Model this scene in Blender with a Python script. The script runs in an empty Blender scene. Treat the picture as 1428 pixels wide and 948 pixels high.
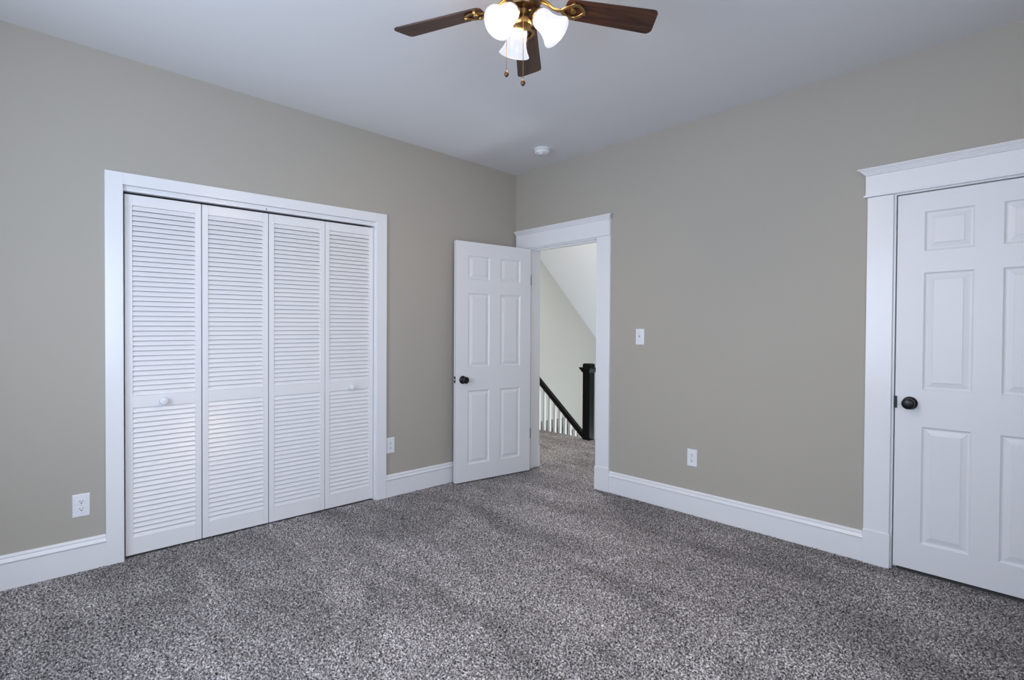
import bpy, bmesh, math, random
import numpy as np
from mathutils import Vector, Matrix
random.seed(7)
SC = bpy.context.scene
COL = SC.collection
PI = math.pi

# ------------------------------------------------------------------ camera
yaw, pitch, roll = 2.37595054, -0.0126594, 0.00571489
fwd = Vector((math.cos(pitch)*math.cos(yaw), math.cos(pitch)*math.sin(yaw), math.sin(pitch)))
rt = Vector((math.sin(yaw), -math.cos(yaw), 0)); up = rt.cross(fwd)
rt2 = rt*math.cos(roll) + up*math.sin(roll); up2 = up*math.cos(roll) - rt*math.sin(roll)
cam = bpy.data.objects.new('camera', bpy.data.cameras.new('camera'))
COL.objects.link(cam); SC.camera = cam
M = Matrix((rt2, up2, -fwd)).transposed().to_4x4(); M.translation = Vector((3.52057, -3.42799, 1.26))
cam.matrix_world = M
cam.data.sensor_width = 36; cam.data.sensor_fit = 'HORIZONTAL'
cam.data.lens = 724.513*36/1428; cam.data.clip_start = 0.05

# ------------------------------------------------------------------ view, world, large lights
vs = SC.view_settings
vs.view_transform = 'Standard'; vs.look = 'None'; vs.gamma = 1.0; vs.use_curve_mapping = False
vs.exposure = 0.09
w = bpy.data.worlds.new('sky'); SC.world = w; w.use_nodes = True
w.node_tree.nodes['Background'].inputs[0].default_value = (0.62, 0.75, 1.0, 1)
w.node_tree.nodes['Background'].inputs[1].default_value = 1.0
SC.cycles.max_bounces = 10; SC.cycles.diffuse_bounces = 6
SC.cycles.sample_clamp_indirect = 6.0

def area(name, loc, target, sx, sy, power, col):
    l = bpy.data.lights.new(name, 'AREA'); l.shape = 'RECTANGLE'; l.size = sx; l.size_y = sy
    l.energy = power; l.color = col
    o = bpy.data.objects.new(name, l); COL.objects.link(o); o.location = loc
    o.rotation_euler = (Vector(target)-Vector(loc)).to_track_quat('-Z', 'Y').to_euler()
    return o
RX, FY, H = 4.30, -4.20, 2.748       # room: x 0..RX, y FY..0
DAY = (0.70, 0.82, 1.0)
area('daylight_window_right', (RX+.10, -3.0, 1.55), (0, -2.2, 1.2), 0.95, 1.45, 40, DAY)
area('daylight_window_front_a', (1.55, FY-.10, 1.55), (1.55, 0, 1.2), 0.85, 1.45, 36, DAY)
area('daylight_window_front_b', (2.65, FY-.10, 1.55), (2.65, 0, 1.2), 0.85, 1.45, 28, DAY)
area('hall_fill_overhead', (-0.3, 0.85, 2.60), (-0.3, 0.85, 0), 0.5, 0.5, 29, (1.0, 0.98, 0.95))  # added fill without a fixture, brightens the landing and door jamb from overhead
area('stairwell_fill', (0.70, 2.45, -0.60), (-0.7, 2.50, 1.6), 0.8, 0.9, 42, (0.82, 0.91, 1.0))  # added fill inside the stairwell, aimed up at the sloping ceiling; no window there

# ------------------------------------------------------------------ materials
def mat(name, col, rough=0.5, metal=0.0, bump=None, var=None, spec=0.5, coat=0):
    m = bpy.data.materials.new(name); m.use_nodes = True; nt = m.node_tree
    b = nt.nodes['Principled BSDF']
    b.inputs['Base Color'].default_value = (*col, 1); b.inputs['Roughness'].default_value = rough
    b.inputs['Metallic'].default_value = metal; b.inputs['Specular IOR Level'].default_value = spec
    if coat: b.inputs['Coat Weight'].default_value = coat; b.inputs['Coat Roughness'].default_value = .15
    tc = nt.nodes.new('ShaderNodeTexCoord')
    if var:
        scale, amt = var
        n = nt.nodes.new('ShaderNodeTexNoise'); n.inputs['Scale'].default_value = scale; n.inputs['Detail'].default_value = 3
        nt.links.new(tc.outputs['Object'], n.inputs['Vector'])
        mx = nt.nodes.new('ShaderNodeMix'); mx.data_type = 'RGBA'
        mx.inputs[6].default_value = (*[c*(1-amt) for c in col], 1); mx.inputs[7].default_value = (*[min(1, c*(1+amt)) for c in col], 1)
        nt.links.new(n.outputs['Fac'], mx.inputs[0]); nt.links.new(mx.outputs[2], b.inputs['Base Color'])
    if bump:
        scale, st, stretch = bump
        mp = nt.nodes.new('ShaderNodeMapping'); mp.inputs['Scale'].default_value = stretch
        n = nt.nodes.new('ShaderNodeTexNoise'); n.inputs['Scale'].default_value = scale; n.inputs['Detail'].default_value = 4
        bp = nt.nodes.new('ShaderNodeBump'); bp.inputs['Strength'].default_value = st; bp.inputs['Distance'].default_value = .002
        nt.links.new(tc.outputs['Object'], mp.inputs[0]); nt.links.new(mp.outputs[0], n.inputs['Vector'])
        nt.links.new(n.outputs['Fac'], bp.inputs['Height']); nt.links.new(bp.outputs[0], b.inputs['Normal'])
    return m
M_WALL = mat('greige_wall_paint', (0.434, 0.402, 0.352), .75, bump=(90, .15, (1, 1, 1)), var=(1.3, .02), spec=.3)
M_CEIL = mat('ceiling_paint', (0.735, 0.735, 0.75), .9, bump=(60, .1, (1, 1, 1)), spec=.2)
M_TRIM = mat('white_trim_paint', (0.82, 0.82, 0.84), .24, bump=(25, .05, (1, 1, 1)))
M_DOOR = mat('white_door_paint', (0.78, 0.78, 0.80), .38, bump=(60, .22, (6, 6, .35)))
M_LOUV = mat('white_louver_paint', (0.82, 0.81, 0.82), .28, bump=(30, .05, (1, 1, 1)))
M_SOFFIT = mat('hall_ceiling_paint', (0.80, 0.81, 0.83), .85, spec=.2)
M_HALLW = mat('hall_wall_paint', (0.50, 0.49, 0.45), .7, spec=.3, var=(1.5, .02))
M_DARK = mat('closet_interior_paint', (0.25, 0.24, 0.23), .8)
M_PLAST = mat('white_plastic', (0.80, 0.81, 0.84), .35)
M_SLOT = mat('dark_slot', (0.02, 0.02, 0.025), .6)
M_SCREW = mat('painted_screw', (0.55, 0.56, 0.6), .35, metal=.4)
M_BRONZE = mat('oil_rubbed_bronze', (0.012, 0.011, 0.012), .32, metal=.5, spec=.6)
M_HINGE = mat('satin_nickel_hinge', (0.10, 0.105, 0.11), .4, metal=.8)
M_BLACK = mat('gloss_black_paint', (0.005, 0.0055, 0.006), .30, bump=(30, .06, (1, 1, 1)), spec=.2)
M_BRASS = mat('antique_brass', (0.36, 0.23, 0.09), .30, metal=.95, var=(40, .25))
M_DBRASS = mat('dark_antique_brass', (0.13, 0.075, 0.035), .34, metal=.85, var=(25, .3))
M_BALUST = mat('white_baluster_paint', (0.80, 0.81, 0.79), .4)
M_TREAD = mat('stair_tread_paint', (0.16, 0.16, 0.15), .6, bump=(20, .1, (1, 10, 1)))
M_SASH = mat('window_sash_paint', (0.8, 0.8, 0.8), .4)

def wood():
    m = bpy.data.materials.new('dark_walnut_blade'); m.use_nodes = True; nt = m.node_tree; b = nt.nodes['Principled BSDF']
    tc = nt.nodes.new('ShaderNodeTexCoord'); mp = nt.nodes.new('ShaderNodeMapping'); mp.inputs['Scale'].default_value = (2.2, 26, 26)
    n = nt.nodes.new('ShaderNodeTexNoise'); n.inputs['Scale'].default_value = 2.2; n.inputs['Detail'].default_value = 7; n.inputs['Distortion'].default_value = .7
    r = nt.nodes.new('ShaderNodeValToRGB'); e = r.color_ramp.elements
    e[0].position = .32; e[0].color = (0.012, 0.004, 0.003, 1); e[1].position = .72; e[1].color = (0.095, 0.035, 0.016, 1)
    nt.links.new(tc.outputs['Object'], mp.inputs[0]); nt.links.new(mp.outputs[0], n.inputs['Vector'])
    nt.links.new(n.outputs['Fac'], r.inputs[0]); nt.links.new(r.outputs[0], b.inputs['Base Color'])
    b.inputs['Roughness'].default_value = .33
    return m
M_WOOD = wood()

def carpet_mat():
    m = bpy.data.materials.new('grey_cut_pile_carpet'); m.use_nodes = True; nt = m.node_tree; b = nt.nodes['Principled BSDF']
    N = nt.nodes.new; Lk = nt.links.new
    tc = N('ShaderNodeTexCoord')
    n1 = N('ShaderNodeTexNoise'); n1.inputs['Scale'].default_value = 125; n1.inputs['Detail'].default_value = 3; n1.inputs['Roughness'].default_value = .65
    Lk(tc.outputs['Object'], n1.inputs['Vector'])
    r = N('ShaderNodeValToRGB'); e = r.color_ramp.elements
    e[0].position = .38; e[0].color = (0.020, 0.017, 0.018, 1); e[1].position = .64; e[1].color = (0.74, 0.70, 0.69, 1)
    k = e.new(.47); k.color = (0.17, 0.150, 0.148, 1); k = e.new(.55); k.color = (0.36, 0.33, 0.325, 1)
    Lk(n1.outputs['Fac'], r.inputs[0])
    # brushed nap: broad strokes where the pile leans another way
    mp = N('ShaderNodeMapping'); mp.inputs['Rotation'].default_value = (0, 0, .9); mp.inputs['Scale'].default_value = (1.0, 2.6, 1)
    n2 = N('ShaderNodeTexNoise'); n2.inputs['Scale'].default_value = 1.25; n2.inputs['Detail'].default_value = 3; n2.inputs['Roughness'].default_value = .55; n2.inputs['Distortion'].default_value = .6
    Lk(tc.outputs['Object'], mp.inputs[0]); Lk(mp.outputs[0], n2.inputs['Vector'])
    mr = N('ShaderNodeMapRange'); mr.inputs[1].default_value = .38; mr.inputs[2].default_value = .64; mr.inputs[3].default_value = .72; mr.inputs[4].default_value = 1.18
    Lk(n2.outputs['Fac'], mr.inputs[0])
    mu = N('ShaderNodeMix'); mu.data_type = 'RGBA'; mu.blend_type = 'MULTIPLY'; mu.inputs[0].default_value = 1
    Lk(r.outputs[0], mu.inputs[6]); Lk(mr.outputs[0], mu.inputs[7]); Lk(mu.outputs[2], b.inputs['Base Color'])
    b.inputs['Roughness'].default_value = .95; b.inputs['Specular IOR Level'].default_value = .1
    b.inputs['Sheen Weight'].default_value = .15; b.inputs['Sheen Roughness'].default_value = .5
    return m
M_CARPET = carpet_mat()

def shade_mat():
    m = bpy.data.materials.new('lit_frosted_glass'); m.use_nodes = True; nt = m.node_tree; b = nt.nodes['Principled BSDF']
    b.inputs['Base Color'].default_value = (.004, .004, .004, 1); b.inputs['Roughness'].default_value = .3
    b.inputs['Emission Color'].default_value = (0.78, 0.84, 1.0, 1); b.inputs['Emission Strength'].default_value = 0.95
    tr = nt.nodes.new('ShaderNodeBsdfTransparent'); tr.inputs[0].default_value = (1, .9, .75, 1)
    mx = nt.nodes.new('ShaderNodeMixShader'); mx.inputs[0].default_value = .22
    nt.links.new(b.outputs[0], mx.inputs[1]); nt.links.new(tr.outputs[0], mx.inputs[2])
    nt.links.new(mx.outputs[0], nt.nodes['Material Output'].inputs[0])
    return m
M_SHADE = shade_mat()

# ------------------------------------------------------------------ helpers
def tag(o, label=None, cat=None, group=None, kind=None):
    if label: o['label'] = label
    if cat: o['category'] = cat
    if group: o['group'] = group
    if kind: o['kind'] = kind
    return o
def empty(name, loc=(0, 0, 0), rz=0.0, parent=None):
    o = bpy.data.objects.new(name, None); COL.objects.link(o); o.location = loc; o.rotation_euler = (0, 0, rz)
    o.empty_display_size = .05
    if parent: o.parent = parent
    return o
class MB:
    def __init__(s): s.v = []; s.f = []
    def add(s, vs, fs):
        k = len(s.v); s.v += [tuple(v) for v in vs]; s.f += [tuple(i+k for i in f) for f in fs]; return s
    def box(s, x0, x1, y0, y1, z0, z1):
        return s.add([(x0,y0,z0),(x1,y0,z0),(x1,y1,z0),(x0,y1,z0),(x0,y0,z1),(x1,y0,z1),(x1,y1,z1),(x0,y1,z1)],
                     [(0,3,2,1),(4,5,6,7),(0,1,5,4),(1,2,6,5),(2,3,7,6),(3,0,4,7)])
    def prism(s, prof, fn, t0, t1):
        """closed profile [(a,b)] swept from t0 to t1; fn(a,b,t)->xyz"""
        n = len(prof); vs = [fn(a, b, t0) for a, b in prof]+[fn(a, b, t1) for a, b in prof]
        return s.add(vs, [tuple(range(n)), tuple(range(2*n-1, n-1, -1))]+[(i, n+i, n+(i+1) % n, (i+1) % n) for i in range(n)])
    def lathe(s, prof, mtx=None, seg=32, cap=True):
        vs = []; n = len(prof)
        for j in range(seg):
            a = 2*PI*j/seg
            for r, z in prof:
                p = Vector((r*math.cos(a), r*math.sin(a), z)); vs.append(mtx @ p if mtx else p)
        fs = []
        for j in range(seg):
            k = (j+1) % seg
            for i in range(n-1): fs.append((j*n+i, k*n+i, k*n+i+1, j*n+i+1))
        if cap:
            fs.append(tuple(j*n for j in range(seg))[::-1]); fs.append(tuple(j*n+n-1 for j in range(seg)))
        return s.add(vs, fs)
    def tube(s, pts, r, seg=10, flat=1.0):
        pts = [Vector(p) for p in pts]; n = len(pts); vs = []
        ref = Vector((0, 0, 1))
        for i, p in enumerate(pts):
            t = (pts[min(i+1, n-1)]-pts[max(i-1, 0)]).normalized()
            a = t.cross(ref)
            if a.length < 1e-3: a = t.cross(Vector((1, 0, 0)))
            a.normalize(); b = a.cross(t).normalized()
            rr = r[i] if isinstance(r, (list, tuple)) else r
            for k in range(seg):
                an = 2*PI*k/seg; vs.append(p+a*rr*math.cos(an)+b*rr*flat*math.sin(an))
        fs = [(i*seg+k, i*seg+(k+1) % seg, (i+1)*seg+(k+1) % seg, (i+1)*seg+k) for i in range(n-1) for k in range(seg)]
        fs += [tuple(range(seg))[::-1], tuple((n-1)*seg+k for k in range(seg))]
        return s.add(vs, fs)
    def map(s, fn): s.v = [tuple(fn(*v)) for v in s.v]; return s
    def build(s, name, m, parent=None, smooth=False, bevel=0, bseg=2):
        me = bpy.data.meshes.new(name); me.from_pydata(s.v, [], s.f); me.materials.append(m)
        bm = bmesh.new(); bm.from_mesh(me); bmesh.ops.recalc_face_normals(bm, faces=bm.faces); bm.to_mesh(me); bm.free()
        o = bpy.data.objects.new(name, me); COL.objects.link(o)
        if parent: o.parent = parent
        if smooth:
            for p in me.polygons: p.use_smooth = True
            if smooth != 'all': me.set_sharp_from_angle(angle=math.radians(38))
        if bevel:
            b = o.modifiers.new('edge', 'BEVEL'); b.width = bevel; b.segments = bseg; b.limit_method = 'ANGLE'; b.angle_limit = math.radians(40)
        return o
def struct(o, label=None, cat=None): return tag(o, label, cat, kind='structure')

# ------------------------------------------------------------------ walls with openings (boxes around each opening, one mesh per wall)
WT = 0.16
def wall_boxes(mb, axis, c0, c1, a0, a1, z0, z1, holes):
    """axis 'x': wall is a slab c0..c1 in x running a0..a1 in y; holes (a0,a1,z0,z1)"""
    def bx(p, q, r, t):
        if q-p < 1e-5 or t-r < 1e-5: return
        if axis == 'x': mb.box(c0, c1, p, q, r, t)
        else: mb.box(p, q, c0, c1, r, t)
    cur = a0
    for h in sorted(holes):
        bx(cur, h[0], z0, z1); bx(h[0], h[1], z0, h[2]); bx(h[0], h[1], h[3], z1); cur = h[1]
    bx(cur, a1, z0, z1)
# opening sizes
CL0, CL1, CLZ = -3.005, -1.456, 2.085      # closet opening in wall_left
D1A, D1B, D1Z = 0.14, 0.967, 2.047         # open doorway in wall_back
D2A, D2B, D2Z = 2.920, 3.682, 2.022        # closed door in wall_back
WIN_R = [(-3.50, -2.50, .80, 2.30)]
WIN_F = [(1.10, 2.00, .80, 2.30), (2.20, 3.10, .80, 2.30)]

m = MB(); wall_boxes(m, 'x', -WT, 0, FY-WT, 0, -.02, H+.1, [(CL0, CL1, -.02, CLZ)])
struct(m.build('wall_left', M_WALL), 'greige painted wall holding the louvered closet', 'wall')
m = MB(); wall_boxes(m, 'y', 0, WT, -1.56, RX+WT, -.02, H+.1, [(D1A, D1B, -.02, D1Z), (D2A, D2B, -.02, D2Z)])
struct(m.build('wall_back', M_WALL), 'greige painted wall holding both six panel doors', 'wall')
m = MB(); wall_boxes(m, 'x', RX, RX+WT, FY-WT, 0, -.02, H+.1, WIN_R)
struct(m.build('wall_right', M_WALL), 'greige wall with a single window', 'wall')
m = MB(); wall_boxes(m, 'y', FY-WT, FY, 0, RX, -.02, H+.1, WIN_F)
struct(m.build('wall_front', M_WALL), 'greige wall with the two windows', 'wall')
m = MB().box(-WT-.6, RX+WT, FY-WT, WT, H, H+.12)
struct(m.build('ceiling', M_CEIL), 'flat white bedroom ceiling around the fan', 'ceiling')

# windows outside the picture: frame and sashes in the openings
def window(name, axis, c0, a0, a1, z0, z1):
    root = struct(empty(name), None)
    def B(mb, p, q, lo, hi, d0, d1):
        if axis == 'x': mb.box(c0+d0, c0+d1, p, q, lo, hi)
        else: mb.box(p, q, c0-d1, c0-d0, lo, hi)
    f = MB()
    for (p, q, lo, hi) in ((a0-.09, a0, z0-.02, z1+.09), (a1, a1+.09, z0-.02, z1+.09), (a0, a1, z1, z1+.09)): B(f, p, q, lo, hi, -.018, 0)
    B(f, a0-.11, a1+.11, z0-.05, z0-.02, -.06, 0)
    f.build('window_frame', M_SASH, root, bevel=.002)
    s = MB(); zm = (z0+z1)/2
    for (p, q, lo, hi) in ((a0, a0+.04, z0, z1), (a1-.04, a1, z0, z1), (a0+.04, a1-.04, z0, z0+.05), (a0+.04, a1-.04, z1-.04, z1), (a0+.04, a1-.04, zm-.02, zm+.02)): B(s, p, q, lo, hi, .02, .055)
    s.build('sash', M_SASH, root, bevel=.002)
for i, h in enumerate(WIN_R): window('window_%d' % (i+1), 'x', RX, *h)
window('window_2', 'y', FY, *WIN_F[0]); window('window_3', 'y', FY, *WIN_F[1])

# ------------------------------------------------------------------ carpet: dense grid of tufts
def carpet(name, x0, x1, y0, y1, step, label, top=0.0, amp=.0036):
    nx = int(round((x1-x0)/step))+1; ny = int(round((y1-y0)/step))+1
    rng = np.random.default_rng(5)
    X, Y = np.meshgrid(np.linspace(x0, x1, nx), np.linspace(y0, y1, ny))
    X = X+rng.uniform(-.35, .35, X.shape)*step; Y = Y+rng.uniform(-.35, .35, X.shape)*step
    Z = top-.002+rng.normal(0, amp, X.shape).clip(-2.2*amp, 2.2*amp)
    co = np.stack([X, Y, Z], -1).reshape(-1, 3).astype(np.float32)
    idx = np.arange(nx*ny).reshape(ny, nx)
    q = np.stack([idx[:-1, :-1], idx[:-1, 1:], idx[1:, 1:], idx[1:, :-1]], -1).reshape(-1, 4).astype(np.int32)
    me = bpy.data.meshes.new(name); me.vertices.add(len(co)); me.vertices.foreach_set('co', co.ravel())
    me.loops.add(q.size); me.loops.foreach_set('vertex_index', q.ravel())
    me.polygons.add(len(q)); me.polygons.foreach_set('loop_start', np.arange(0, q.size, 4, dtype=np.int32))
    me.update(); me.validate(); me.materials.append(M_CARPET)
    o = bpy.data.objects.new(name, me); COL.objects.link(o)
    return struct(o, label, 'carpet')
carpet('floor', -.03, RX, FY, .02, .0062, 'grey brown cut pile carpet covering the bedroom')
carpet('floor_hall', -1.5, 2.3, .02, 1.56, .008, 'grey brown carpet of the hall landing beyond the open door')
m = MB().box(-1.5, 2.3, WT, 1.56, -.25, -.02)
struct(m.build('slab_hall', M_SOFFIT))
m = MB().box(-.8, RX+WT, FY-WT, WT, -.25, -.025)
struct(m.build('slab_bedroom', M_TREAD))

# ------------------------------------------------------------------ hall beyond the doorway
m = MB().box(-1.6, -1.5, WT, 3.6, -2.6, 3.0); struct(m.build('wall_hall_left', M_HALLW), 'beige wall under the sloping ceiling of the stairwell', 'wall')
m = MB().box(2.3, 2.4, WT, 3.6, -2.6, 3.0); struct(m.build('wall_hall_right', M_HALLW))
m = MB().box(-1.6, 2.4, 3.5, 3.6, -2.6, 3.0); struct(m.build('wall_hall_back', M_HALLW))
m = MB().box(-1.6, 2.4, 1.56, 3.6, -2.7, -2.6); struct(m.build('floor_lower', M_TREAD))
ys, zs_, sl = 1.943, 2.312, -.8614
y26 = ys+(2.66-zs_)/sl
m = MB(); m.prism([(y26, 2.66), (3.52, zs_+sl*(3.52-ys)), (3.52, zs_+sl*(3.52-ys)+.12), (y26, 2.78)], lambda a, b, t: (t, a, b), -1.6, 2.4)
m.box(-1.6, 2.4, WT, y26, 2.66, 2.78)
struct(m.build('ceiling_hall', M_SOFFIT), 'white sloping ceiling seen through the open doorway', 'ceiling')
# stair flight going down to the right behind the landing edge
m = MB()
for i in range(10):
    x = -1.5+.25*i; z = -.17-.209*i
    m.box(x, x+.28, 1.66, 2.58, z-.03, z); m.box(x, x+.02, 1.66, 2.58, z-.0, z+.209-.03)
m.box(-1.5, 1.2, 1.56, 1.6, -2.6, -.03)
st = m.build('staircase', M_TREAD); struct(st)
rl = empty('stair_railing', (-1.45, 1.62, 0))
tag(rl, 'black sloping handrail on white square balusters in the stairwell beyond the open doorway', 'stair railing')
RZ = lambda x: .643-.834*(x+1.204)
m = MB(); ang = math.atan(.834); hw = .027
prof = [(-.020, -.035), (.020, -.035), (.024, -.012), (.030, .004), (.026, .024), (.010, .033), (-.010, .033), (-.026, .024), (-.030, .004), (-.024, -.012)]
m.prism(prof, lambda a, b, t: (t+1.45, a, RZ(t)+b/math.cos(ang)), -1.495, .35)
m.build('handrail', M_BLACK, rl, smooth=True, bevel=.002)
for x in (-1.37, -1.285, -1.204, -1.110, -1.016, -.924, -.838, -.753, -.671, -.593, -.519, -.435, -.35, -.265, -.18, -.095, -.01, .075, .16, .245):
    m = MB().box(x-.016+1.45, x+.016+1.45, -.016, .016, RZ(x)-.88, RZ(x)-.045); m.build('baluster', M_BALUST, rl, bevel=.002)
m = MB(); m.prism([(-.02, -.95), (.02, -.95), (.02, -.86), (-.02, -.86)], lambda a, b, t: (t+1.45, a, RZ(t)+b), -1.495, .35); m.build('shoe_rail', M_BALUST, rl)
nw = empty('newel_post', (-.307, 1.523, 0)); tag(nw, 'square black newel post with flared cap at the landing edge', 'newel post')
MB().box(-.052, .052, -.05, .05, 0, .815).build('post_shaft', M_BLACK, nw, bevel=.004)
m = MB()
for z0, z1, a0, a1 in ((.800, .848, .055, .082), (.848, .862, .084, .084), (.862, .900, .052, .052), (.900, .908, .044, .044)):
    m.add([(sx*a, sy*a, z) for z, a in ((z0, a0), (z1, a1)) for sx, sy in ((-1, -1), (1, -1), (1, 1), (-1, 1))],
          [(0, 3, 2, 1), (4, 5, 6, 7), (0, 1, 5, 4), (1, 2, 6, 5), (2, 3, 7, 6), (3, 0, 4, 7)])
m.build('post_cap', M_BLACK, nw, bevel=.002)

# ------------------------------------------------------------------ baseboards
BP = [(0, 0), (.016, 0), (.016, .1265), (.0135, .1295), (.0225, .1325), (.0235, .1355), (.0125, .150), (.0125, .1525), (.0145, .155), (.0145, .160), (.006, .169), (0, .169)]
def base(name, segs, label):
    m = MB()
    for ax, c, sgn, a0, a1 in segs:
        if ax == 'x': m.prism(BP, lambda d, z, t: (c+sgn*d, t, z-.012+.012), a0, a1)
        else: m.prism(BP, lambda d, z, t: (t, c+sgn*d, z), a0, a1)
    return struct(m.build(name, M_TRIM, smooth=True), label, 'baseboard')
base('baseboard_left', [('x', 0, 1, FY, -3.070), ('x', 0, 1, -1.385, -.0)], 'white baseboard under the closet wall, either side of the closet casing')
base('baseboard_back', [('y', 0, -1, 1.085, 2.806), ('y', 0, -1, 3.80, RX)], 'white baseboard between the open doorway and the closed door')
base('baseboard_right', [('x', RX, -1, FY, 0)], 'white baseboard under the windows')
base('baseboard_front', [('y', FY, 1, 0, RX)], 'white baseboard under the single window')
base('baseboard_hall', [('x', -1.5, 1, WT, 1.55), ('y', WT, 1, 1.07, 2.3)], 'white baseboard of the hall')

# ------------------------------------------------------------------ closet: casing, jamb, interior, bifold doors
ZF = lambda x, y, z: (x, y, z*(1+.0092*(y+2.225)))     # the old frame is a little out of level
c = MB()
for (a0, a1, z0, z1) in ((-3.072, -2.994, 0, 2.136), (-1.466, -1.381, 0, 2.136), (-2.994, -1.466, 2.071, 2.136)): c.box(0, .02, a0, a1, z0, z1)
c.map(ZF)
cs = struct(c.build('trim_1', M_TRIM, bevel=.0015), 'white flat casing framing the louvered closet doors', 'door casing')
j = MB(); j.box(-WT, .0, CL0, -2.990, 0, CLZ-.014); j.box(-WT, .0, -1.470, CL1, 0, CLZ-.014); j.box(-WT, .0, CL0, CL1, CLZ-.014, CLZ-.001)
j.map(ZF); j.build('jamb', M_TRIM, cs)
t = MB(); t.box(-.045, -.006, -2.990, -2.246, 2.043, 2.069); t.box(-.045, -.006, -2.240, -1.470, 2.043, 2.069); t.box(-.045, -.003, -2.990, -1.470, 2.058, 2.0705)
t.map(ZF); t.build('track_fascia', M_TRIM, cs, bevel=.001)
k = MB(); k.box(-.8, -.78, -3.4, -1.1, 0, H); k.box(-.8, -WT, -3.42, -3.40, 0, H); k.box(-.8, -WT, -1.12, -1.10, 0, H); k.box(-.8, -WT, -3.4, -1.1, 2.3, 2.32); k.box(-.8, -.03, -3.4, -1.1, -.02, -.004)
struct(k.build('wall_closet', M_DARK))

LX1, LX0 = -.020, -.048
KNOB = [(.0, 0), (.011, 0), (.010, .010), (.012, .014), (.0205, .020), (.0225, .027), (.020, .034), (.010, .038), (0, .039)]
def bifold(name, leaves, knob_leaf, knob_y, label):
    root = empty(name, (0, 0, 0)); tag(root, label, 'closet door', 'louvered bifold closet doors', 'structure')
    for i, (y0, y1, s0, s1) in enumerate(leaves):
        lf = MB(); zt = 2.0295
        lf.box(LX0, LX1, y0, y0+s0, .012, zt); lf.box(LX0, LX1, y1-s1, y1, .012, zt)
        for z0, z1 in ((.012, .105), (.838, .905), (1.971, zt)): lf.box(LX0, LX1-.0006, y0+s0, y1-s1, z0, z1)
        lf.map(ZF); leaf = lf.build('door_leaf', M_LOUV, root, bevel=.0012)
        for z0, z1, n in ((.105, .838, 26), (.905, 1.971, 38)):
            p = MB(); h = (z1-z0)/n
            for q in range(n):
                zc = z0+h*(q+.5); ov = -.0006; th = .0030
                xo, xi = LX1-.0020, LX1-.0150
                # slat leaning outwards at its foot
                pr = [(xo-.0004, zc-h/2-ov), (xo+.0006, zc-h/2-ov+.002), (xi+.002, zc+h/2+ov), (xi-th+.001, zc+h/2+ov), (xo-th-.0005, zc-h/2-ov+.001)]
                p.prism(pr, lambda a, b, t: (a, t, b), y0+s0-.002, y1-s1+.002)
            p.map(ZF); p.build('louver_panel', M_LOUV, leaf)
        if i == knob_leaf:
            kb = MB().lathe(KNOB, Matrix.Translation((LX1-.0008, knob_y, .8635)) @ Matrix.Rotation(PI/2, 4, 'Y'), 28)
            kb.build('knob', M_PLAST, leaf, smooth=True)
    return root
bifold('door_3', [(-2.982, -2.611, .034, .032), (-2.606, -2.2275, .032, .032)], 0, -2.806, 'white louvered bifold closet door on the side away from the corner')
bifold('door_4', [(-2.2225, -1.848, .032, .032), (-1.844, -1.4745, .030, .032)], 1, -1.653, 'white louvered bifold closet door nearest the open white door')

# ------------------------------------------------------------------ door casings on wall_back
CROWN = [(0, 0), (.026, 0), (.031, .002), (.031, .006), (.037, .009), (.038, .0135), (.044, .016), (.045, .0205), (.053, .024), (.054, .028), (.060, .030), (.060, .036), (0, .036)]
def crown(mb, x0, x1, z, miter0=True, miter1=True, rise=1.0):
    """head cap moulding with returned ends, face towards -y"""
    n = len(CROWN); vs = []
    for t, mt in ((x0, miter0), (x1, miter1)):
        for d, hgt in CROWN:
            off = (d-.026 if d > .026 else 0) if mt else 0
            vs.append((t-off if t == x0 else t+off, -d, z+hgt*rise))
    mb.add(vs, [tuple(range(n)), tuple(range(2*n-1, n-1, -1))]+[(i, n+i, n+(i+1) % n, (i+1) % n) for i in range(n)])
c = MB(); c.box(.957, 1.087, -.02, 0, 0, 2.042); c.box(.025, .151, -.02, 0, 0, 2.042); c.box(.027, 1.085, -.025, 0, 2.043, 2.168); crown(c, .030, 1.084, 2.168, False, True)
cs1 = struct(c.build('trim_2', M_TRIM, bevel=.0015), 'white casing with crown head around the open hall doorway', 'door casing')
pb = MB(); pb.box(.952, 1.090, -.026, 0, 0, .190); pb.box(.020, .155, -.026, 0, 0, .19); pb.build('plinth_block', M_TRIM, cs1, bevel=.002)
j = MB(); j.box(D1A, .153, -.0, WT, 0, D1Z); j.box(.957, D1B, 0, WT, 0, D1Z); j.box(.153, .957, 0, WT, 2.036, D1Z)
j.box(.153, .164, .045, .080, 0, 2.036); j.box(.946, .957, .045, .080, 0, 2.036); j.box(.164, .946, .045, .080, 2.025, 2.036)
j.build('jamb', M_TRIM, cs1, bevel=.001)
hc = MB(); hc.box(.04, .150, WT, WT+.02, 0, 2.042); hc.box(.960, 1.07, WT, WT+.02, 0, 2.042); hc.box(.04, 1.07, WT, WT+.02, 2.04, 2.16); hc.build('hall_casing', M_TRIM, cs1, bevel=.0015)
hp = MB(); hp.box(.035, .157, WT, WT+.026, 0, .20); hp.box(.95, 1.075, WT, WT+.026, 0, .2); hp.build('plinth_block', M_TRIM, cs1, bevel=.002)

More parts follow.
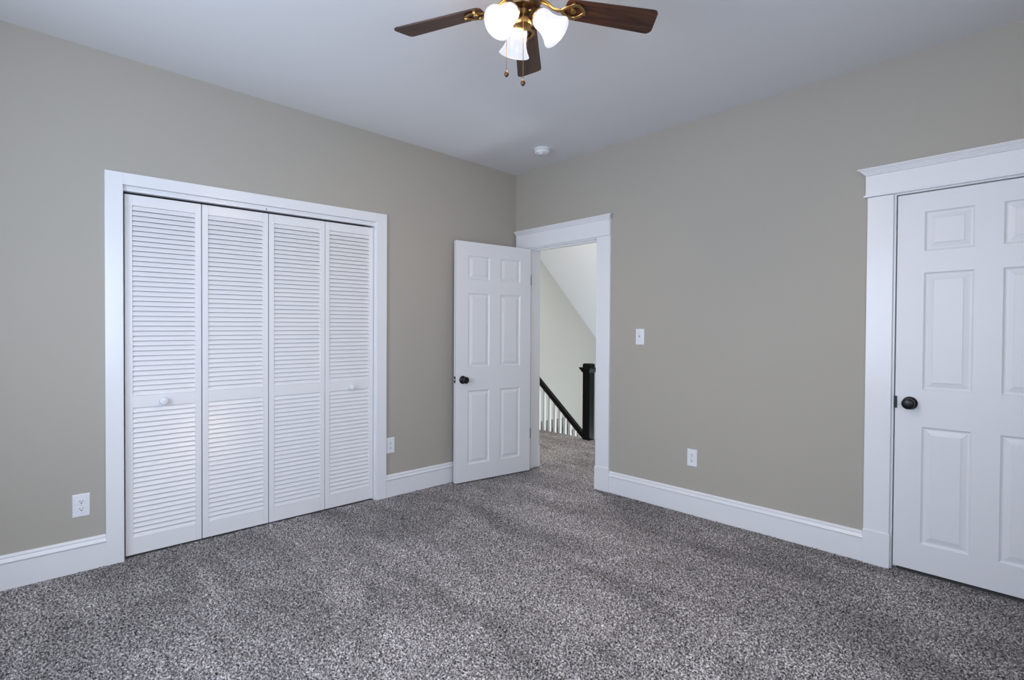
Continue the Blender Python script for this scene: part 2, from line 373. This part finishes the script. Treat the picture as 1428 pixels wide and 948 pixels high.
c = MB(); c.box(2.803, 2.921, -.02, 0, 0, 2.018); c.box(3.681, 3.800, -.02, 0, 0, 2.018); c.box(2.794, 3.809, -.025, 0, 2.032, 2.137); c.box(2.786, 3.817, -.031, 0, 2.020, 2.032); crown(c, 2.795, 3.808, 2.137)
cs2 = struct(c.build('trim_3', M_TRIM, bevel=.0015), 'white casing with crown head around the closed six panel door', 'door casing')
pb = MB(); pb.box(2.801, 2.925, -.026, 0, 0, .187); pb.box(3.677, 3.802, -.026, 0, 0, .187); pb.build('plinth_block', M_TRIM, cs2, bevel=.002)
j = MB(); j.box(D2A, 2.931, -.003, WT, 0, D2Z); j.box(3.671, D2B, -.003, WT, 0, D2Z); j.box(2.931, 3.671, -.003, WT, 2.013, D2Z)
j.box(2.931, 2.945, .042, .075, 0, 2.013); j.box(3.657, 3.671, .042, .075, 0, 2.013); j.box(2.945, 3.657, .042, .075, 2.002, 2.013)
j.build('jamb', M_TRIM, cs2, bevel=.001)
# dark closet space behind the closed door
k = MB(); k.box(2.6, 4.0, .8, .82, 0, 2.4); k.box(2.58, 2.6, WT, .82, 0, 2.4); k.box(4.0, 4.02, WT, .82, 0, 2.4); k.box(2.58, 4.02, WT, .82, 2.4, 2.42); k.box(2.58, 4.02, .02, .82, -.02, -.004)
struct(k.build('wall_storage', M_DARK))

# ------------------------------------------------------------------ six panel doors
RINGS = [(0, 0), (.0035, .0045), (.009, .0085), (.014, .0092), (.018, .0085), (.038, .0032), (.0405, .0012)]
def six_panel(W, z0, z1, T, m1, m2, rows):
    """local: x 0..W, front face y=0 (towards -y), back y=T"""
    mb = MB()
    c0, c3 = m1, W-m1; c1, c2 = W/2-m2/2, W/2+m2/2
    xs = [0, c0, c1, c2, c3, W]; zs = sorted([z0, z1]+[v for r in rows for v in r])
    def face(y, s):
        for i in range(5):
            for kz in range(len(zs)-1):
                xa, xb, za, zb = xs[i], xs[i+1], zs[kz], zs[kz+1]
                if i in (1, 3) and any(abs(za-r[0]) < 1e-6 for r in rows):
                    prev = None
                    for ins, dep in RINGS:
                        ring = [(xa+ins, y+s*dep, za+ins), (xb-ins, y+s*dep, za+ins), (xb-ins, y+s*dep, zb-ins), (xa+ins, y+s*dep, zb-ins)]
                        if prev: mb.add(prev+ring, [(q, (q+1) % 4, 4+(q+1) % 4, 4+q) for q in range(4)])
                        prev = ring
                    mb.add(prev, [(0, 1, 2, 3)])
                else: mb.add([(xa, y, za), (xb, y, za), (xb, y, zb), (xa, y, zb)], [(0, 1, 2, 3)])
    face(0, 1); face(T, -1)
    mb.add([(0, 0, z0), (W, 0, z0), (W, 0, z1), (0, 0, z1), (0, T, z0), (W, T, z0), (W, T, z1), (0, T, z1)],
           [(0, 1, 5, 4), (1, 2, 6, 5), (2, 3, 7, 6), (3, 0, 4, 7)])
    return mb
def weld(o):
    bm = bmesh.new(); bm.from_mesh(o.data); bmesh.ops.remove_doubles(bm, verts=bm.verts, dist=1e-5)
    bmesh.ops.recalc_face_normals(bm, faces=bm.faces); bm.to_mesh(o.data); bm.free()
KPROF = [(0, 0), (.034, 0), (.034, .003), (.031, .006), (.016, .009), (.0125, .012), (.012, .028), (.017, .033), (.026, .041), (.0295, .050), (.028, .058), (.022, .0625), (.012, .064), (0, .0645)]
def knob(parent, x, y, z, s):
    rot = Matrix.Rotation(PI/2*(1 if s < 0 else -1), 4, 'X')
    MB().lathe(KPROF, Matrix.Translation((x, y, z)) @ rot, 36).build('door_knob', M_BRONZE, parent, smooth=True)

# closed door at the right of the picture
d2 = empty('door_2', (2.9365, .004, 0)); tag(d2, 'closed white six panel door with a black knob at the casing side', 'door', kind='structure')
W2 = .7285
s = six_panel(W2, .022, 2.007, .035, .115, .105, [(.166, .783), (.977, 1.590), (1.702, 1.907)]).build('door_slab', M_DOOR, d2); weld(s)
knob(d2, .064, 0, .903, -1); knob(d2, .064, .035, .903, 1)
MB().box(-.0045, .0085, -.0075, .004, .872, .936).build('latch_strike', M_BRONZE, d2, bevel=.001)
for z in (.25, 1.02, 1.78):
    MB().lathe([(0, 0), (.0055, 0), (.0055, .09), (0, .09)], Matrix.Translation((W2+.002, -.006, z)), 12).build('hinge', M_HINGE, d2, smooth=True)

# open door swung into the room, hinged on the doorway's left jamb
hx, hy, fx_, fy_ = .219, -.022, .1095, -.790
W1 = math.hypot(fx_-hx, fy_-hy); a1 = math.atan2(hy-fy_, hx-fx_)      # local +x runs from the free edge to the hinge edge
d1 = empty('door_1', (fx_, fy_, 0), a1); tag(d1, 'open white six panel door with black knob standing in front of the closet wall', 'door', kind='structure')
s = six_panel(W1, .012, 2.026, .035, .117, .112, [(.155, .776), (.974, 1.597), (1.712, 1.912)]).build('door_slab', M_DOOR, d1); weld(s)
knob(d1, .066, 0, .871, -1); knob(d1, .066, .035, .871, 1)
MB().box(-.0012, .004, .006, .029, .846, .900).build('latch_plate', M_BRONZE, d1)
MB().lathe([(0, 0), (.0075, 0), (.006, .009), (0, .010)], Matrix.Translation((-.001, .0175, .873)) @ Matrix.Rotation(-PI/2, 4, 'Y'), 14).build('latch_bolt', M_SCREW, d1, smooth=True)
for z in (.305, 1.70):
    hg = MB().box(W1-.0035, W1+.006, .0006, .031, z, z+.09)
    hg.lathe([(0, 0), (.0058, 0), (.0058, .089), (0, .089)], Matrix.Translation((W1+.005, .004, z)), 12)
    hg.build('hinge', M_HINGE, d1, smooth=True)

# ------------------------------------------------------------------ wall plates
def plate_frame(root, kind):
    p = MB(); hw, hh = .0365, .060
    p.add([(-hw, 0, -hh), (hw, 0, -hh), (hw, 0, hh), (-hw, 0, hh), (-hw, -.003, -hh), (hw, -.003, -hh), (hw, -.003, hh), (-hw, -.003, hh),
           (-hw+.004, -.0062, -hh+.004), (hw-.004, -.0062, -hh+.004), (hw-.004, -.0062, hh-.004), (-hw+.004, -.0062, hh-.004)],
          [(0, 1, 2, 3), (0, 1, 5, 4), (1, 2, 6, 5), (2, 3, 7, 6), (3, 0, 4, 7), (4, 5, 9, 8), (5, 6, 10, 9), (6, 7, 11, 10), (7, 4, 8, 11), (8, 9, 10, 11)])
    p.build('cover_plate', M_PLAST, root, bevel=.0008)
def outlet(name, loc, rz, label, grp):
    r = empty(name, loc, rz); tag(r, label, 'outlet', grp)
    plate_frame(r, 0)
    for zc in (-.0195, .0195):
        s_ = MB(); pts = []
        for k in range(28):
            a = 2*PI*k/28; pts.append((.0172*math.cos(a), max(-.0132, min(.0132, .0172*math.sin(a)))))
        s_.prism(pts, lambda a, b, t: (a, t, zc+b), -.0085, -.005); sk = s_.build('socket', M_PLAST, r, bevel=.0005)
        sl_ = MB(); sl_.box(-.0075, -.0052, -.0088, -.008, zc+.000, zc+.0085); sl_.box(.0052, .0075, -.0088, -.008, zc+.001, zc+.0075)
        sl_.lathe([(0, 0), (.0030, 0), (.0030, .001), (0, .001)], Matrix.Translation((0, -.0078, zc-.006)) @ Matrix.Rotation(PI/2, 4, 'X'), 12)
        sl_.build('socket_slots', M_SLOT, sk)
    MB().lathe([(0, 0), (.0030, 0), (.0026, .0014), (0, .0018)], Matrix.Translation((0, -.006, 0)) @ Matrix.Rotation(PI/2, 4, 'X'), 12).build('screw', M_SCREW, r, smooth=True)
    return r
G = 'white duplex wall outlets'
outlet('wall_outlet', (0, -3.1725, .346), PI/2, 'white duplex outlet left of the louvered closet', G)
outlet('wall_outlet', (0, -1.337, .394), PI/2, 'white duplex outlet between the closet casing and the open door', G)
outlet('wall_outlet', (1.783, 0, .397), 0, 'white duplex outlet low on the wall between the two doorways', G)
sw = empty('light_switch', (1.355, 0, 1.240)); tag(sw, 'white toggle light switch plate on the wall beside the open doorway', 'light switch')
plate_frame(sw, 1)
MB().box(-.005, .005, -.0070, -.004, -.012, .012).build('toggle_slot', M_PLAST, sw)
t = MB(); t.prism([(-.006, -.006), (-.006, .007), (-.017, .0115), (-.0185, .006)], lambda a, b, tt: (tt, a, b), -.0038, .0038); t.build('toggle', M_SCREW, sw, bevel=.0008)
for z in (-.030, .030):
    MB().lathe([(0, 0), (.0028, 0), (.0024, .0014), (0, .0018)], Matrix.Translation((0, -.006, z)) @ Matrix.Rotation(PI/2, 4, 'X'), 12).build('screw', M_SCREW, sw, smooth=True)

# ------------------------------------------------------------------ smoke detector
sd = empty('smoke_detector', (.645, -.338, H)); tag(sd, 'round white smoke detector on the ceiling near the corner', 'smoke detector')
MB().lathe([(0, 0), (.068, 0), (.068, -.008), (.062, -.012), (0, -.012)], None, 40).build('mounting_base', M_PLAST, sd, smooth=True)
MB().lathe([(0, -.010), (.056, -.010), (.056, -.014), (0, -.014)], None, 40).build('vent_ring', M_SLOT, sd, smooth=True)
MB().lathe([(0, -.014), (.060, -.014), (.061, -.020), (.057, -.034), (.046, -.041), (0, -.043)], None, 40).build('detector_body', M_PLAST, sd, smooth=True)
MB().lathe([(0, 0), (.017, 0), (.016, -.006), (.009, -.011), (0, -.012)], Matrix.Translation((.012, -.028, -.041)), 20).build('test_button', M_PLAST, sd, smooth=True)

# ------------------------------------------------------------------ ceiling fan
FX, FYc, ZB = 2.122, -2.035, 2.509
LAMP_W = 25.0
fan = empty('ceiling_fan', (FX, FYc, H)); tag(fan, 'antique brass ceiling fan with dark walnut blades and three lit bell shades', 'ceiling fan')
zb = ZB-H
MB().lathe([(0, 0), (.090, 0), (.094, -.010), (.088, -.040), (.070, -.052), (0, -.052)], None, 40).build('ceiling_canopy', M_BRASS, fan, smooth=True)
MB().lathe([(0, -.050), (.080, -.050), (.105, -.062), (.122, -.085), (.126, -.120), (.122, -.160), (.108, -.185), (.085, -.200), (0, -.200)], None, 48).build('motor_housing', M_DBRASS, fan, smooth=True)
MB().lathe([(0, -.198), (.088, -.198), (.092, -.206), (.088, -.216), (0, -.216)], None, 48).build('flywheel', M_BRASS, fan, smooth=True)
MB().lathe([(0, -.214), (.058, -.214), (.064, -.222), (.064, -.262), (.058, -.272), (.048, -.275), (0, -.275)], None, 40).build('switch_housing', M_DBRASS, fan, smooth=True)
kit = MB().lathe([(0, -.272), (.024, -.272), (.024, -.282), (.022, -.292), (.026, -.302), (.033, -.310), (.035, -.320), (.032, -.330), (.020, -.335), (0, -.337)], None, 40).build('light_fitter', M_BRASS, fan, smooth=True)
TH0 = 2.3019
def blade_outline():
    pts = []
    L0, L1 = .165, .545
    w0, w1 = .046, .060
    def arc(cx, cy, r, a0, a1, n=6): return [(cx+r*math.cos(a0+(a1-a0)*i/n), cy+r*math.sin(a0+(a1-a0)*i/n)) for i in range(n+1)]
    pts += arc(L0+.02, -w0+.02, .02, PI, 1.5*PI)
    pts += arc(L1-.030, -w1+.022, .022, 1.5*PI, 2*PI-.15)
    pts += arc(L1-.016, w1-.026, .022, 0-.15, .5*PI)
    pts += arc(L0+.02, w0-.02, .02, .5*PI, PI)
    return pts
for i in range(5):
    a = TH0+i*2*PI/5
    iron_root = Matrix.Rotation(a, 4, 'Z')
    bl = MB(); bl.prism(blade_outline(), lambda p, q, t: (p, q, t), -.003, .003)
    b = bl.build('blade', M_WOOD, fan, bevel=.0015)
    b.matrix_local = Matrix.Translation((0, 0, zb)) @ iron_root @ Matrix.Rotation(-math.radians(12), 4, 'X')
    ir = MB()
    # bracket: an arm rising from the flywheel that forks into a loop under the blade
    ir.tube([(.070, 0, .022), (.095, 0, .010), (.118, 0, -.008), (.140, 0, -.013), (.158, 0, -.010)], [.012, .010, .008, .0085, .008], 12, .6)
    for s_ in (1, -1):
        ir.tube([(.150, 0, -.011), (.166, s_*.016, -.011), (.188, s_*.029, -.009), (.212, s_*.030, -.008), (.232, s_*.017, -.007), (.243, 0, -.0065)], [.008, .007, .0065, .0065, .0065, .006], 10, .55)
    ir.lathe([(0, -.010), (.010, -.010), (.012, -.006), (.012, -.003), (0, -.003)], Matrix.Translation((.200, 0, 0)), 16)
    for px_, py_ in ((.193, .030), (.193, -.030), (.243, 0)):
        ir.lathe([(0, -.014), (.006, -.0125), (.008, -.008), (.008, -.003), (0, -.003)], Matrix.Translation((px_, py_, 0)), 12)
    o = ir.build('blade_bracket', M_BRASS, fan, smooth=True)
    o.matrix_local = Matrix.Translation((0, 0, zb)) @ iron_root @ Matrix.Rotation(-math.radians(12), 4, 'X')
SH = [(.022, 0), (.028, .004), (.034, .013), (.0375, .027), (.038, .042), (.039, .056), (.0435, .073), (.051, .089), (.0585, .101), (.061, .105)]
shp = SH+[(r-.003, z) for r, z in reversed(SH)]
for az in (yaw+math.radians(15), yaw+math.radians(135), yaw-math.radians(105)):
    tilt = math.radians(44)      # from straight down
    d = Vector((math.cos(az)*math.sin(tilt), math.sin(az)*math.sin(tilt), -math.cos(tilt)))
    o0 = Vector((0, 0, -.276)); hd = Vector((math.cos(az), math.sin(az), 0))
    neck = o0+hd*.049+Vector((0, 0, -.014))
    arm = MB().tube([o0+hd*.022, o0+hd*.040+Vector((0, 0, .010)), neck+Vector((0, 0, .008)), neck+d*.006], [.009, .008, .009, .012], 12)
    q = d.to_track_quat('Z', 'Y').to_matrix().to_4x4(); q.translation = neck
    arm.lathe([(0, -.006), (.016, -.006), (.026, .002), (.030, .010), (.0275, .020), (0, .020)], q, 28)
    arm.build('shade_holder', M_BRASS, fan, smooth=True)
    q2 = q.copy(); q2.translation = neck+d*.008
    sh = MB(); sh.lathe(shp+[shp[0]], q2, 40, cap=False); so = sh.build('glass_shade', M_SHADE, fan, smooth='all')
    pl = bpy.data.lights.new('bulb_light', 'POINT'); pl.energy = LAMP_W; pl.color = (1.0, 0.77, 0.52); pl.shadow_soft_size = .022
    lo = bpy.data.objects.new('bulb_light', pl); COL.objects.link(lo); lo.parent = fan; lo.location = neck+d*.058
R2 = Vector((math.sin(yaw), -math.cos(yaw), 0)); F2 = Vector((math.cos(yaw), math.sin(yaw), 0))
for off, dep, ztop, zend in ((-.062, .02, -.252, 2.262-H), (.000, -.045, -.250, 2.198-H)):
    p = R2*off+F2*dep
    ch = MB().tube([(p.x, p.y, ztop), (p.x, p.y, zend)], .0011, 6)
    n = int((ztop-zend)/.006)
    for kk in range(n):
        ch.lathe([(0, -.0017), (.0017, 0), (0, .0017)], Matrix.Translation((p.x, p.y, ztop-.006*kk)), 6)
    c_ = ch.build('pull_chain', M_BRASS, fan)
    MB().lathe([(0, .012), (.003, .010), (.008, .003), (.0095, -.002), (.007, -.009), (.003, -.013), (0, -.014)], Matrix.Translation((p.x, p.y, zend-.012)), 8).build('chain_weight', M_DBRASS, c_, smooth=True)
